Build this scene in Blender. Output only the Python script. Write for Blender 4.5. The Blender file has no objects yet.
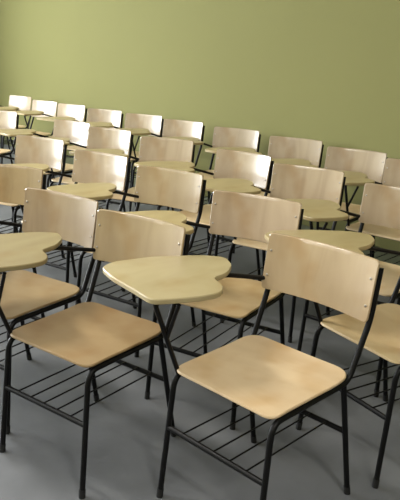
import bpy, bmesh, math, random
from mathutils import Vector, Matrix

S = bpy.context.scene
COL = S.collection

# ---------------------------------------------------------------- camera
F_PX, PITCH, ROLL, CAM_H = 661.76, 0.28936, 0.03146, 1.39985
cam_data = bpy.data.cameras.new('camera')
cam_data.sensor_fit = 'VERTICAL'
cam_data.sensor_height = 24.0
cam_data.lens = F_PX / 500.0 * 24.0
cam_data.clip_start = 0.05
cam = bpy.data.objects.new('camera', cam_data)
COL.objects.link(cam)
up0 = Vector((0, math.sin(PITCH), math.cos(PITCH)))
fw = Vector((0, math.cos(PITCH), -math.sin(PITCH)))
rt0 = Vector((1, 0, 0))
rt = rt0 * math.cos(ROLL) + up0 * math.sin(ROLL)
up = -rt0 * math.sin(ROLL) + up0 * math.cos(ROLL)
cam.matrix_world = Matrix(((rt.x, up.x, -fw.x, 0), (rt.y, up.y, -fw.y, 0), (rt.z, up.z, -fw.z, CAM_H), (0, 0, 0, 1)))
S.camera = cam

# ---------------------------------------------------------------- view, world
S.view_settings.view_transform = 'Standard'
S.view_settings.look = 'None'
S.view_settings.gamma = 1.0
S.view_settings.use_curve_mapping = False
S.view_settings.exposure = 0.0

world = bpy.data.worlds.new('world')
S.world = world
world.use_nodes = True
wb = world.node_tree.nodes['Background']
wb.inputs['Color'].default_value = (0.80, 0.90, 1.0, 1)
wb.inputs['Strength'].default_value = 1.5

# room axes: D runs along the green wall, NV points at it
DV = Vector((0.6215, -0.7835, 0))
NV = Vector((0.7835, 0.6215, 0))
T_BACK, T_FRONT = 3.86, -6.2
D_LEFT, D_RIGHT = -10.3, 4.2
ROOM_H = 3.2
W_PANES = [(-5.7, -3.3), (-3.2, -0.9), (-0.8, 1.4)]      # openings in the left wall, along NV
SILL, HEAD = 0.85, 2.9
RZ_D = math.atan2(DV.y, DV.x)


def rp(d, t, z=0.0):
    v = DV * d + NV * t
    return Vector((v.x, v.y, z))


def area(name, loc, direction, sx, sy, power, color):
    ld = bpy.data.lights.new(name, 'AREA')
    ld.shape = 'RECTANGLE'
    ld.size, ld.size_y = sx, sy
    ld.energy = power * 1.12
    ld.color = color
    o = bpy.data.objects.new(name, ld)
    COL.objects.link(o)
    o.location = loc
    o.rotation_euler = Vector(direction).to_track_quat('-Z', 'Z').to_euler()
    return o


# daylight coming in through the openings of the left wall
for (t0, t1) in W_PANES:
    area('window_daylight', rp(D_LEFT - 0.12, (t0 + t1) / 2, (SILL + HEAD) / 2), DV, t1 - t0, HEAD - SILL,
         450, (0.93, 0.97, 1.0))
# unseen fill lights added under the ceiling to lift seats and tablets
FILL_LIGHTS = [(-7.0, 0.3), (-3.0, 0.3), (1.0, 0.3), (-7.0, -3.4), (-3.0, -3.4), (1.0, -3.4)]
for (d, t) in FILL_LIGHTS:
    area('added_fill_light', rp(d, t, ROOM_H - 0.13), (0, 0, -1), 1.2, 0.25, 58, (1.0, 0.95, 0.86)).rotation_euler = (0, 0, RZ_D)


# ---------------------------------------------------------------- materials
def new_mat(name):
    m = bpy.data.materials.new(name)
    m.use_nodes = True
    return m, m.node_tree.nodes, m.node_tree.links, m.node_tree.nodes['Principled BSDF']


def wood(name, c1, c2, scale, rough=0.42, coat=0.5, coat_rough=0.22):
    m, N, L, b = new_mat(name)
    tc = N.new('ShaderNodeTexCoord')
    mp = N.new('ShaderNodeMapping'); mp.inputs['Scale'].default_value = scale
    info = N.new('ShaderNodeObjectInfo')
    rnd = N.new('ShaderNodeVectorMath'); rnd.operation = 'SCALE'; rnd.inputs[0].default_value = (7, 5, 9)
    L.new(info.outputs['Random'], rnd.inputs['Scale'])
    L.new(rnd.outputs[0], mp.inputs['Location'])
    L.new(tc.outputs['Object'], mp.inputs['Vector'])
    n1 = N.new('ShaderNodeTexNoise'); n1.inputs['Scale'].default_value = 1.0
    n1.inputs['Detail'].default_value = 6; n1.inputs['Distortion'].default_value = 0.7
    L.new(mp.outputs[0], n1.inputs['Vector'])
    n2 = N.new('ShaderNodeTexNoise'); n2.inputs['Scale'].default_value = 7.0; n2.inputs['Detail'].default_value = 2
    L.new(tc.outputs['Object'], n2.inputs['Vector'])
    rmp = N.new('ShaderNodeValToRGB')
    rmp.color_ramp.elements[0].position = 0.32; rmp.color_ramp.elements[0].color = (*c1, 1)
    rmp.color_ramp.elements[1].position = 0.62; rmp.color_ramp.elements[1].color = (*c2, 1)
    L.new(n1.outputs['Fac'], rmp.inputs['Fac'])
    mx = N.new('ShaderNodeMix'); mx.data_type = 'RGBA'; mx.blend_type = 'MULTIPLY'; mx.inputs['Factor'].default_value = 1
    L.new(rmp.outputs[0], mx.inputs['A']); L.new(info.outputs['Color'], mx.inputs['B'])
    mx2 = N.new('ShaderNodeMix'); mx2.data_type = 'RGBA'; mx2.blend_type = 'MULTIPLY'
    mx2.inputs['B'].default_value = (0.86, 0.76, 0.62, 1)
    mr = N.new('ShaderNodeMapRange'); mr.inputs['From Min'].default_value = 0.5; mr.inputs['From Max'].default_value = 0.75
    mr.inputs['To Max'].default_value = 0.95
    L.new(n2.outputs['Fac'], mr.inputs['Value']); L.new(mr.outputs[0], mx2.inputs['Factor'])
    L.new(mx.outputs['Result'], mx2.inputs['A'])
    L.new(mx2.outputs['Result'], b.inputs['Base Color'])
    b.inputs['Roughness'].default_value = rough
    b.inputs['Specular IOR Level'].default_value = 0.3
    b.inputs['Coat Weight'].default_value = coat
    b.inputs['Coat IOR'].default_value = 1.6
    b.inputs['Coat Roughness'].default_value = coat_rough
    bp = N.new('ShaderNodeBump'); bp.inputs['Strength'].default_value = 0.04; bp.inputs['Distance'].default_value = 0.002
    L.new(n1.outputs['Fac'], bp.inputs['Height']); L.new(bp.outputs[0], b.inputs['Normal'])
    return m


M_SEAT = wood('seat_plywood', (0.56, 0.41, 0.235), (0.66, 0.51, 0.31), (6, 1.6, 6), coat=0.12, coat_rough=0.3)
M_BACK = wood('backrest_plywood', (0.42, 0.315, 0.205), (0.53, 0.41, 0.275), (9, 9, 1.6), coat=1.0, coat_rough=0.21)
M_TAB = wood('tablet_laminate', (0.40, 0.325, 0.175), (0.46, 0.385, 0.215), (2, 7, 7), coat=0.3, coat_rough=0.3)

M_METAL, N, L, b = new_mat('black_enamelled_steel')
b.inputs['Base Color'].default_value = (0.004, 0.004, 0.0045, 1)
b.inputs['Roughness'].default_value = 0.38
b.inputs['Specular IOR Level'].default_value = 0.22
n = N.new('ShaderNodeTexNoise'); n.inputs['Scale'].default_value = 60
r = N.new('ShaderNodeMapRange'); r.inputs['To Min'].default_value = 0.3; r.inputs['To Max'].default_value = 0.55
L.new(n.outputs['Fac'], r.inputs['Value']); L.new(r.outputs[0], b.inputs['Roughness'])

M_RUB, N, L, b = new_mat('black_rubber')
b.inputs['Base Color'].default_value = (0.010, 0.010, 0.011, 1); b.inputs['Roughness'].default_value = 0.75
M_SCREW, N, L, b = new_mat('dull_steel_rivet')
b.inputs['Base Color'].default_value = (0.42, 0.38, 0.33, 1); b.inputs['Metallic'].default_value = 0.8; b.inputs['Roughness'].default_value = 0.4


def plain_noise(name, c1, c2, scale, rough, rough2=None, bump=0.0, spec=0.5):
    m, N, L, b = new_mat(name)
    b.inputs['Specular IOR Level'].default_value = spec
    tc = N.new('ShaderNodeTexCoord')
    n = N.new('ShaderNodeTexNoise'); n.inputs['Scale'].default_value = scale; n.inputs['Detail'].default_value = 8
    L.new(tc.outputs['Object'], n.inputs['Vector'])
    r = N.new('ShaderNodeValToRGB')
    r.color_ramp.elements[0].position = 0.3; r.color_ramp.elements[0].color = (*c1, 1)
    r.color_ramp.elements[1].position = 0.7; r.color_ramp.elements[1].color = (*c2, 1)
    L.new(n.outputs['Fac'], r.inputs['Fac']); L.new(r.outputs[0], b.inputs['Base Color'])
    q = N.new('ShaderNodeMapRange'); q.inputs['To Min'].default_value = rough
    q.inputs['To Max'].default_value = rough2 or rough
    L.new(n.outputs['Fac'], q.inputs['Value']); L.new(q.outputs[0], b.inputs['Roughness'])
    if bump:
        n3 = N.new('ShaderNodeTexNoise'); n3.inputs['Scale'].default_value = 40; n3.inputs['Detail'].default_value = 6
        L.new(tc.outputs['Object'], n3.inputs['Vector'])
        bp = N.new('ShaderNodeBump'); bp.inputs['Strength'].default_value = bump; bp.inputs['Distance'].default_value = 0.004
        L.new(n3.outputs['Fac'], bp.inputs['Height']); L.new(bp.outputs[0], b.inputs['Normal'])
    return m


M_WALL = plain_noise('olive_green_paint', (0.206, 0.200, 0.080), (0.217, 0.211, 0.085), 0.7, 0.8, 0.85, 0.05, 0.12)
M_FLOOR = plain_noise('grey_concrete', (0.115, 0.121, 0.132), (0.185, 0.193, 0.206), 2.2, 0.4, 0.6, 0.15, 0.3)
M_CEIL = plain_noise('white_ceiling_paint', (0.72, 0.72, 0.68), (0.76, 0.76, 0.72), 1.0, 0.8)
M_TRIM = plain_noise('white_window_paint', (0.66, 0.66, 0.62), (0.72, 0.72, 0.68), 3.0, 0.5)
M_DARK = plain_noise('dark_green_skirting', (0.10, 0.11, 0.05), (0.12, 0.13, 0.06), 3.0, 0.5)
M_FILL_GLOW, N, L, b = new_mat('added_fill_glow')
b.inputs['Base Color'].default_value = (0.9, 0.9, 0.88, 1)
b.inputs['Emission Color'].default_value = (1, 0.95, 0.86, 1); b.inputs['Emission Strength'].default_value = 2.0  # glow of the added fill fixtures


# ---------------------------------------------------------------- mesh helpers
def link_mesh(name, bm, mat, parent=None, smooth=True):
    me = bpy.data.meshes.new(name)
    bmesh.ops.recalc_face_normals(bm, faces=bm.faces[:])
    bm.to_mesh(me); bm.free()
    me.materials.append(mat)
    if smooth:
        for f in me.polygons: f.use_smooth = True
        try: me.set_sharp_from_angle(angle=math.radians(40))
        except Exception: pass
    o = bpy.data.objects.new(name, me)
    COL.objects.link(o)
    if parent: o.parent = parent
    return o


def smooth_path(pts, rad, n=6):
    """polyline with its inner corners rounded"""
    pts = [Vector(p) for p in pts]
    out = [pts[0]]
    for i in range(1, len(pts) - 1):
        p, a, c = pts[i], pts[i - 1], pts[i + 1]
        r1 = min(rad, (a - p).length * 0.48); r2 = min(rad, (c - p).length * 0.48)
        s = p + (a - p).normalized() * r1; e = p + (c - p).normalized() * r2
        for k in range(n + 1):
            u = k / n
            out.append(s * (1 - u) ** 2 + p * 2 * u * (1 - u) + e * u * u)
    out.append(pts[-1])
    return out


def tube(bm, pts, r, seg=10, cap=True):
    pts = [Vector(p) for p in pts]
    rings = []
    prev = None
    for i, p in enumerate(pts):
        if i == 0: t = pts[1] - p
        elif i == len(pts) - 1: t = p - pts[i - 1]
        else: t = (pts[i + 1] - p).normalized() + (p - pts[i - 1]).normalized()
        t.normalize()
        if prev is None:
            a = Vector((0, 0, 1)) if abs(t.z) < 0.9 else Vector((0, 1, 0))
            u = t.cross(a).normalized()
        else:
            u = (prev - t * prev.dot(t)).normalized()
        prev = u
        w = t.cross(u)
        rings.append([bm.verts.new(p + (u * math.cos(2 * math.pi * k / seg) + w * math.sin(2 * math.pi * k / seg)) * r) for k in range(seg)])
    for a, b_ in zip(rings, rings[1:]):
        for k in range(seg):
            bm.faces.new((a[k], a[(k + 1) % seg], b_[(k + 1) % seg], b_[k]))
    if cap:
        bm.faces.new(rings[0]); bm.faces.new(rings[-1][::-1])


def box(bm, c, s, rz=0):
    m = Matrix.Translation(c) @ Matrix.Rotation(rz, 4, 'Z') @ Matrix.Diagonal((s[0], s[1], s[2], 1))
    bmesh.ops.create_cube(bm, size=1.0, matrix=m)


def round_outline(pts, rad, n=6):
    """closed polygon with rounded corners; rad = number or one per corner"""
    P = [Vector((p[0], p[1])) for p in pts]
    out = []
    for i, p in enumerate(P):
        a, c = P[i - 1], P[(i + 1) % len(P)]
        rr = rad[i] if isinstance(rad, (list, tuple)) else rad
        r1 = min(rr, (a - p).length * 0.49); r2 = min(rr, (c - p).length * 0.49)
        s = p + (a - p).normalized() * r1; e = p + (c - p).normalized() * r2
        for k in range(n + 1):
            u = k / n
            out.append(s * (1 - u) ** 2 + p * 2 * u * (1 - u) + e * u * u)
    return out


def resample(poly, step):
    out = []
    for i, p in enumerate(poly):
        q = poly[(i + 1) % len(poly)]
        n = max(1, int(math.ceil((q - p).length / step)))
        for k in range(n): out.append(p.lerp(q, k / n))
    return out


def panel(poly, thick, place, edge=0.003):
    """a rounded sheet: outline in 2D, filled by rings towards the centre; place(x, y, h) -> 3D."""
    poly = resample(poly, 0.03)
    c = Vector((0, 0))
    for p in poly: c += p
    c /= len(poly)
    bm = bmesh.new()
    n = len(poly)

    def ring(scale, inset, h):
        out = []
        for p in poly:
            d = p - c
            q = c + d * scale - (d.normalized() * inset if d.length > 1e-6 else d)
            out.append(bm.verts.new(place(q.x, q.y, h)))
        return out
    top_scales = [1.0, 0.85, 0.65, 0.42, 0.2]
    seq = []
    for sc in reversed(top_scales): seq.append(ring(sc, edge if sc == 1.0 else 0, thick / 2))
    seq.append(ring(1, 0, thick / 2 - edge)); seq.append(ring(1, 0, -thick / 2 + edge))
    for sc in top_scales: seq.append(ring(sc, edge if sc == 1.0 else 0, -thick / 2))
    for a, b_ in zip(seq, seq[1:]):
        for k in range(n): bm.faces.new((a[k], a[(k + 1) % n], b_[(k + 1) % n], b_[k]))
    v = bm.verts.new(place(c.x, c.y, thick / 2))
    for k in range(n): bm.faces.new((seq[0][(k + 1) % n], seq[0][k], v))
    v = bm.verts.new(place(c.x, c.y, -thick / 2))
    for k in range(n): bm.faces.new((seq[-1][k], seq[-1][(k + 1) % n], v))
    return bm


def structure(name, bm, mat):
    o = link_mesh(name, bm, mat, smooth=False)
    o['kind'] = 'structure'
    return o


# ---------------------------------------------------------------- room shell
W = 0.2
DC, TC = (D_LEFT + D_RIGHT) / 2, (T_BACK + T_FRONT) / 2
LD, LT = D_RIGHT - D_LEFT, T_BACK - T_FRONT
bm = bmesh.new(); box(bm, rp(DC, TC, -0.1), (LD + 2 * W, LT + 2 * W, 0.2), RZ_D); structure('floor', bm, M_FLOOR)
bm = bmesh.new(); box(bm, rp(DC, TC, ROOM_H + 0.1), (LD + 2 * W, LT + 2 * W, 0.2), RZ_D); structure('ceiling', bm, M_CEIL)
bm = bmesh.new(); box(bm, rp(DC, T_BACK + W / 2, ROOM_H / 2), (LD + 2 * W, W, ROOM_H), RZ_D); structure('wall_back', bm, M_WALL)
bm = bmesh.new(); box(bm, rp(DC, T_FRONT - W / 2, ROOM_H / 2), (LD + 2 * W, W, ROOM_H), RZ_D); structure('wall_front', bm, M_WALL)
bm = bmesh.new(); box(bm, rp(D_RIGHT + W / 2, TC, ROOM_H / 2), (W, LT, ROOM_H), RZ_D); structure('wall_right', bm, M_WALL)
bm = bmesh.new()
box(bm, rp(D_LEFT - W / 2, TC, SILL / 2), (W, LT, SILL), RZ_D)
box(bm, rp(D_LEFT - W / 2, TC, (HEAD + ROOM_H) / 2), (W, LT, ROOM_H - HEAD), RZ_D)
edges = [T_FRONT] + [v for p_ in W_PANES for v in p_] + [T_BACK]
for a, c in zip(edges[0::2], edges[1::2]):
    box(bm, rp(D_LEFT - W / 2, (a + c) / 2, (SILL + HEAD) / 2), (W, c - a, HEAD - SILL), RZ_D)
structure('wall_left', bm, M_WALL)
bm = bmesh.new(); box(bm, rp(DC, T_BACK - 0.006, 0.05), (LD, 0.012, 0.10), RZ_D); structure('baseboard_back', bm, M_DARK)
for i, (t0, t1) in enumerate(W_PANES):
    bm = bmesh.new()
    zc, hh, tc_, ww = (SILL + HEAD) / 2, HEAD - SILL, (t0 + t1) / 2, t1 - t0
    box(bm, rp(D_LEFT - 0.03, tc_, SILL + 0.025), (0.05, ww, 0.05), RZ_D)
    box(bm, rp(D_LEFT - 0.03, tc_, HEAD - 0.025), (0.05, ww, 0.05), RZ_D)
    for tt in (t0 + 0.025, tc_, t1 - 0.025):
        box(bm, rp(D_LEFT - 0.03, tt, zc), (0.05, 0.05, hh - 0.1), RZ_D)
    structure('window_%d' % (i + 1), bm, M_TRIM)

# ---------------------------------------------------------------- the chair (x forward, y to the sitter's left)
SEAT_Z = 0.45
SD, SW = 0.365, 0.420
TR = 0.0097
FX, RX = SD / 2 - 0.025, -SD / 2 - 0.010          # bend of front leg, foot of back post
RAIL_Z = SEAT_Z - 0.020
HY = 0.196                                       # half distance between the side frames
FOOT_F, FOOT_R = 0.226, -0.248
SPLAY = 0.010
BX0, BX1, BZ0, BZ1, BW = -0.262, -0.297, 0.618, 0.812, 0.425
SHELF_Z = 0.25


def lerp(a, b_, u): return a + (b_ - a) * u


def front_x(z): return lerp(FOOT_F, FX + 0.02, z / RAIL_Z)
def rear_x(z): return lerp(FOOT_R, RX + 0.02, z / RAIL_Z)
def side_y(z, s): return s * lerp(HY + SPLAY, HY, z / RAIL_Z)


def post_x(z): return lerp(RX, BX0 - 0.016, (z - RAIL_Z) / (BZ0 - RAIL_Z)) if z < BZ0 else lerp(BX0 - 0.016, BX1 - 0.016, (z - BZ0) / (BZ1 - BZ0))


TAB = [(0.230, -0.505), (0.167, -0.528), (0.032, -0.490), (-0.120, -0.395), (-0.172, -0.322), (-0.128, -0.248), (-0.050, -0.198),
       (0.022, -0.190), (0.055, -0.115), (0.102, -0.082), (0.172, -0.098), (0.266, -0.146), (0.302, -0.172), (0.283, -0.271), (0.262, -0.409)]
TAB_Z = 0.710


def make_chair():
    root = bpy.data.objects.new('tablet_arm_chair', None)
    COL.objects.link(root)
    root.empty_display_size = 0.2

    # seat: a bent sheet with rounded corners, waterfall front edge
    hw = SW / 2
    ol = round_outline([(SD / 2, -hw + 0.008), (SD / 2, hw - 0.008), (-SD / 2 - 0.022, hw), (-SD / 2 - 0.022, -hw)], [0.038, 0.038, 0.07, 0.07])

    def pl(x, y, h):
        f = max(0.0, (x - 0.10) / 0.09)
        dip = -0.008 * max(0, 1 - (y / hw) ** 2) * max(0, 1 - ((x + 0.03) / 0.19) ** 2)
        return Vector((x, y, SEAT_Z + h + dip - 0.007 * f * f + 0.010 * max(0.0, (-x - 0.08) / 0.13) ** 2))
    link_mesh('seat', panel(ol, 0.010, pl), M_SEAT, root)

    # backrest: curved across its width, leaning back
    bh = BZ1 - BZ0
    ol = round_outline([(-BW / 2, 0), (BW / 2, 0), (BW / 2 + 0.002, bh), (-BW / 2 - 0.002, bh)], 0.014)

    def pb(x, y, h):
        bow = 0.028 * (x / (BW / 2)) ** 2 - 0.012
        return Vector((lerp(BX0, BX1, y / bh) + bow + h, x, BZ0 + y - 0.18 * h))
    back = link_mesh('backrest', panel(ol, 0.011, pb), M_BACK, root)
    for s in (-1, 1):
        for zz in (0.05, 0.135):
            bm = bmesh.new()
            bow = 0.028 * ((HY) / (BW / 2)) ** 2 - 0.012
            cc = Vector((lerp(BX0, BX1, zz / bh) + bow + 0.0065, s * HY, BZ0 + zz))
            bmesh.ops.create_uvsphere(bm, u_segments=10, v_segments=6, radius=0.0048,
                                      matrix=Matrix.Translation(cc) @ Matrix.Diagonal((0.4, 1, 1, 1)))
            link_mesh('rivet', bm, M_SCREW, back)

    # writing tablet
    ol = round_outline([(p[0], p[1]) for p in TAB][::-1], [0.03] * 7 + [0.018] + [0.03] * 7, 4)
    tab = link_mesh('writing_tablet', panel(ol, 0.017, lambda x, y, h: Vector((x, y, TAB_Z + h))), M_TAB, root)

    for s in (-1, 1):
        # front leg with its bend
        bm = bmesh.new()
        tube(bm, smooth_path([(front_x(0.012), side_y(0.012, s), 0.012), (FX + 0.02, s * HY, RAIL_Z), (FX - 0.06, s * HY, RAIL_Z)], 0.05), TR)
        leg = link_mesh('leg', bm, M_METAL, root)
        bm = bmesh.new()
        tube(bm, [(front_x(0), side_y(0, s), 0.0), (front_x(0.03), side_y(0.03, s), 0.03)], TR + 0.0015)
        link_mesh('rubber_foot', bm, M_RUB, leg)
        # rear leg
        bm = bmesh.new()
        tube(bm, smooth_path([(rear_x(0.012), side_y(0.012, s), 0.012), (RX + 0.02, s * HY, RAIL_Z - 0.004)], 0.03), TR)
        leg = link_mesh('leg', bm, M_METAL, root)
        bm = bmesh.new()
        tube(bm, [(rear_x(0), side_y(0, s), 0.0), (rear_x(0.03), side_y(0.03, s), 0.03)], TR + 0.0015)
        link_mesh('rubber_foot', bm, M_RUB, leg)
        # seat rail that bends up into the back post
        bm = bmesh.new()
        tube(bm, smooth_path([(FX - 0.06, s * HY, RAIL_Z), (RX, s * (HY + 0.002), RAIL_Z), (post_x(BZ0), s * (HY + 0.008), BZ0),
                              (post_x(BZ1 - 0.03), s * (HY + 0.008), BZ1 - 0.03)], 0.035), TR)
        link_mesh('back_post', bm, M_METAL, root)
    # stretchers
    for fx, nm in ((front_x, 'stretcher'), (rear_x, 'stretcher')):
        bm = bmesh.new()
        tube(bm, [(fx(SHELF_Z), side_y(SHELF_Z, -1), SHELF_Z), (fx(SHELF_Z), side_y(SHELF_Z, 1), SHELF_Z)], 0.0092)
        link_mesh(nm, bm, M_METAL, root)
    # cross bars under the seat
    for x in (FX - 0.03, RX + 0.05):
        bm = bmesh.new()
        tube(bm, [(x, -HY, RAIL_Z), (x, HY, RAIL_Z)], 0.007)
        link_mesh('seat_crossbar', bm, M_METAL, root)
    # wire book shelf
    for k in range(5):
        y = lerp(-HY, HY, (k + 1) / 6)
        bm = bmesh.new()
        tube(bm, [(front_x(SHELF_Z), y, SHELF_Z + 0.008), (rear_x(SHELF_Z), y, SHELF_Z + 0.008)], 0.0029, 6)
        link_mesh('shelf_rod', bm, M_METAL, root)
    # tablet support: an inclined strut with a short brace, and an arm from the back post
    zt = TAB_Z - 0.0155
    p0, p1 = Vector((FX + 0.005, -HY, RAIL_Z)), Vector((0.268, -0.195, zt))
    bm = bmesh.new()
    tube(bm, smooth_path([p0, p1, (0.10, -0.27, zt)], 0.025), 0.008)
    link_mesh('tablet_support', bm, M_METAL, root)
    bm = bmesh.new()
    tube(bm, [p0.lerp(p1, 0.5), (0.225, -0.135, zt)], 0.0065)
    link_mesh('support_brace', bm, M_METAL, root)
    bm = bmesh.new()
    tube(bm, smooth_path([(post_x(0.645), -(HY + 0.008), 0.645), (-0.08, -0.235, zt), (0.12, -0.28, zt)], 0.03), 0.008)
    link_mesh('tablet_support', bm, M_METAL, root)
    return root


def copy_tree(o, parent=None):
    c = o.copy(); COL.objects.link(c)
    if parent: c.parent = parent
    for ch in o.children: copy_tree(ch, c)
    return c


# x, y, facing, label, tints (seat, backrest, tablet)
CHAIRS = [
    (0.198, 1.868, -2.349, 'pale plywood chair nearest the camera, at lower right, whole seat and wire shelf in view', {'seat': (1.06, 1.06, 1.1), 'backrest': (0.93, 0.91, 0.84)}),
    (-0.391, 2.137, -2.205, 'chair at lower left with warm orange-tan seat, left neighbour of the nearest chair', {'seat': (0.52, 0.47, 0.39), 'backrest': (0.75, 0.74, 0.65), 'writing_tablet': (0.68, 0.66, 0.6)}),
    (0.090, 2.575, -2.119, 'chair behind the gap between the two nearest chairs, its seat half under a cream tablet', {'seat': (0.74, 0.7, 0.6)}),
    (-0.751, 2.498, -2.167, 'chair cut by the left edge, its seat just behind the orange-tan seat', {'seat': (0.45, 0.42, 0.35), 'backrest': (0.68, 0.66, 0.62), 'writing_tablet': (0.9, 0.88, 0.8)}),
    (-1.106, 3.124, -1.950, 'chair cut by the left edge of the photo, the only one with brownish backrest', {'backrest': (0.62, 0.58, 0.44)}),
    (-0.329, 3.186, -2.170, "third-row chair whose backrest shows just above the lower-left chair's backrest", {'backrest': (0.78, 0.78, 0.68)}),
    (-0.767, 3.690, -2.181, "third-row chair, second from the left end, bright glare down its backrest's right edge", {'backrest': (0.86, 0.87, 0.85)}),
    (-1.253, 4.294, -2.080, "third-row chair at the row's left end, plain beige backrest", {'backrest': (0.86, 0.87, 0.85)}),
    (0.777, 2.875, -2.300, 'second-row-from-wall chair with large pale backrest cut by the right edge', {'backrest': (0.86, 0.87, 0.85)}),
    (1.107, 3.748, -2.309, 'back-row chair at the right end, only a strip of its backrest inside the frame', {'backrest': (0.86, 0.87, 0.85)}),
    (0.708, 2.231, -2.595, 'right neighbour of the nearest chair, only its seat and front legs in view', {'seat': (0.95, 0.95, 0.88)}),
    (0.427, 3.408, -2.162, "second-row-from-wall chair directly above the nearest chair's backrest", {'backrest': (0.86, 0.87, 0.85)}),
    (0.070, 3.932, -2.288, 'second-row-from-wall chair in the middle, whitish mottled glare on its right half', {'backrest': (0.86, 0.87, 0.85)}),
    (-0.382, 4.464, -2.023, 'second-row-from-wall chair left of the middle, wide beige backrest touching the one in front', {'backrest': (0.86, 0.87, 0.85)}),
    (-0.883, 4.973, -2.130, 'second-row-from-wall chair partly hidden by the glare-striped backrest in front of it', {'backrest': (0.86, 0.87, 0.85)}),
    (-1.281, 5.449, -2.188, 'small second-row-from-wall chair whose backrest is half beige and half white glare', {'backrest': (0.86, 0.87, 0.85)}),
    (-2.075, 6.178, -1.954, 'chair cut by the left edge of the photo with its whole backrest shining white', {'backrest': (0.86, 0.87, 0.85)}),
    (0.854, 4.214, -2.227, 'back-row chair against the green wall, second from the right edge of the photo', {'backrest': (0.86, 0.87, 0.85)}),
    (0.538, 4.730, -2.137, 'back-row chair against the green wall, third from the right edge, bright right end', {'backrest': (0.86, 0.87, 0.85)}),
    (0.120, 5.261, -2.136, 'back-row chair near the middle of the green wall, fourth from the right edge', {'backrest': (0.86, 0.87, 0.85)}),
    (-0.338, 5.791, -2.147, 'back-row chair with bright glossy right half, fifth from the right along the green wall', {'backrest': (0.86, 0.87, 0.85)}),
    (-0.724, 6.258, -2.095, 'back-row chair, fifth backrest from the left edge of the photo', {'backrest': (0.86, 0.87, 0.85)}),
    (-1.156, 6.671, -2.062, 'back-row chair by the green wall, fourth backrest from the left edge of the photo', {'backrest': (0.86, 0.87, 0.85)}),
    (-1.630, 7.216, -2.195, 'back-row chair shining white by the green wall, third backrest from the left edge', {'backrest': (0.86, 0.87, 0.85)}),
    (-2.021, 7.618, -2.205, 'tiny back-row chair shining white by the green wall, second backrest from the left edge', {'backrest': (0.86, 0.87, 0.85)}),
    (-2.479, 8.269, -2.205, 'farthest chair, tiny white shining backrest at the left end of the back row', {'backrest': (0.86, 0.87, 0.85)}),
]
proto = make_chair()
rng = random.Random(5)
for i, (x, y, a, label, tints) in enumerate(CHAIRS):
    o = proto if i == 0 else copy_tree(proto)
    o.location = (x, y, 0)
    o.rotation_euler = (0, 0, a)
    o['label'] = label
    o['category'] = 'chair'
    o['group'] = 'tablet-arm chairs in rows facing the front of the classroom'
    tints = tints or {}
    for ch in o.children:
        k = ch.name.split('.')[0]
        if i not in (0, 1, 10) and k in ('writing_tablet', 'tablet_support', 'support_brace'):   # narrower and slightly higher tablets
            ch.scale = (0.82, 0.84 if i == 5 else 1.0, 1.01)
        if k in ('seat', 'backrest', 'writing_tablet'):
            v = rng.uniform(0.92, 1.05)
            base = tints.get(k, (1, 0.95, 0.86) if k == 'writing_tablet' and i else (1, 1, 1))
            ch.color = (base[0] * v, base[1] * v, base[2] * v, 1)

# ---------------------------------------------------------------- glowing boxes for the added fill lights (out of frame)
for i, (d, t) in enumerate(FILL_LIGHTS):
    root = bpy.data.objects.new('added_fill_fixture', None); COL.objects.link(root)
    root.location = rp(d, t, ROOM_H); root.rotation_euler = (0, 0, RZ_D)
    root['label'] = 'unseen fill light added under the ceiling, %s, %s' % (('nearer the windows', 'in the middle', 'farther from the windows')[i % 3], 'close to the green wall' if i < 3 else 'towards the front')
    root['category'] = 'lamp'; root['group'] = 'unseen fill lights added under the ceiling'
    bm = bmesh.new(); box(bm, (0, 0, -0.03), (1.3, 0.3, 0.06)); link_mesh('fill_housing', bm, M_TRIM, root, False)
    bm = bmesh.new(); box(bm, (0, 0, -0.09), (1.2, 0.24, 0.06)); link_mesh('fill_diffuser', bm, M_FILL_GLOW, root, False)
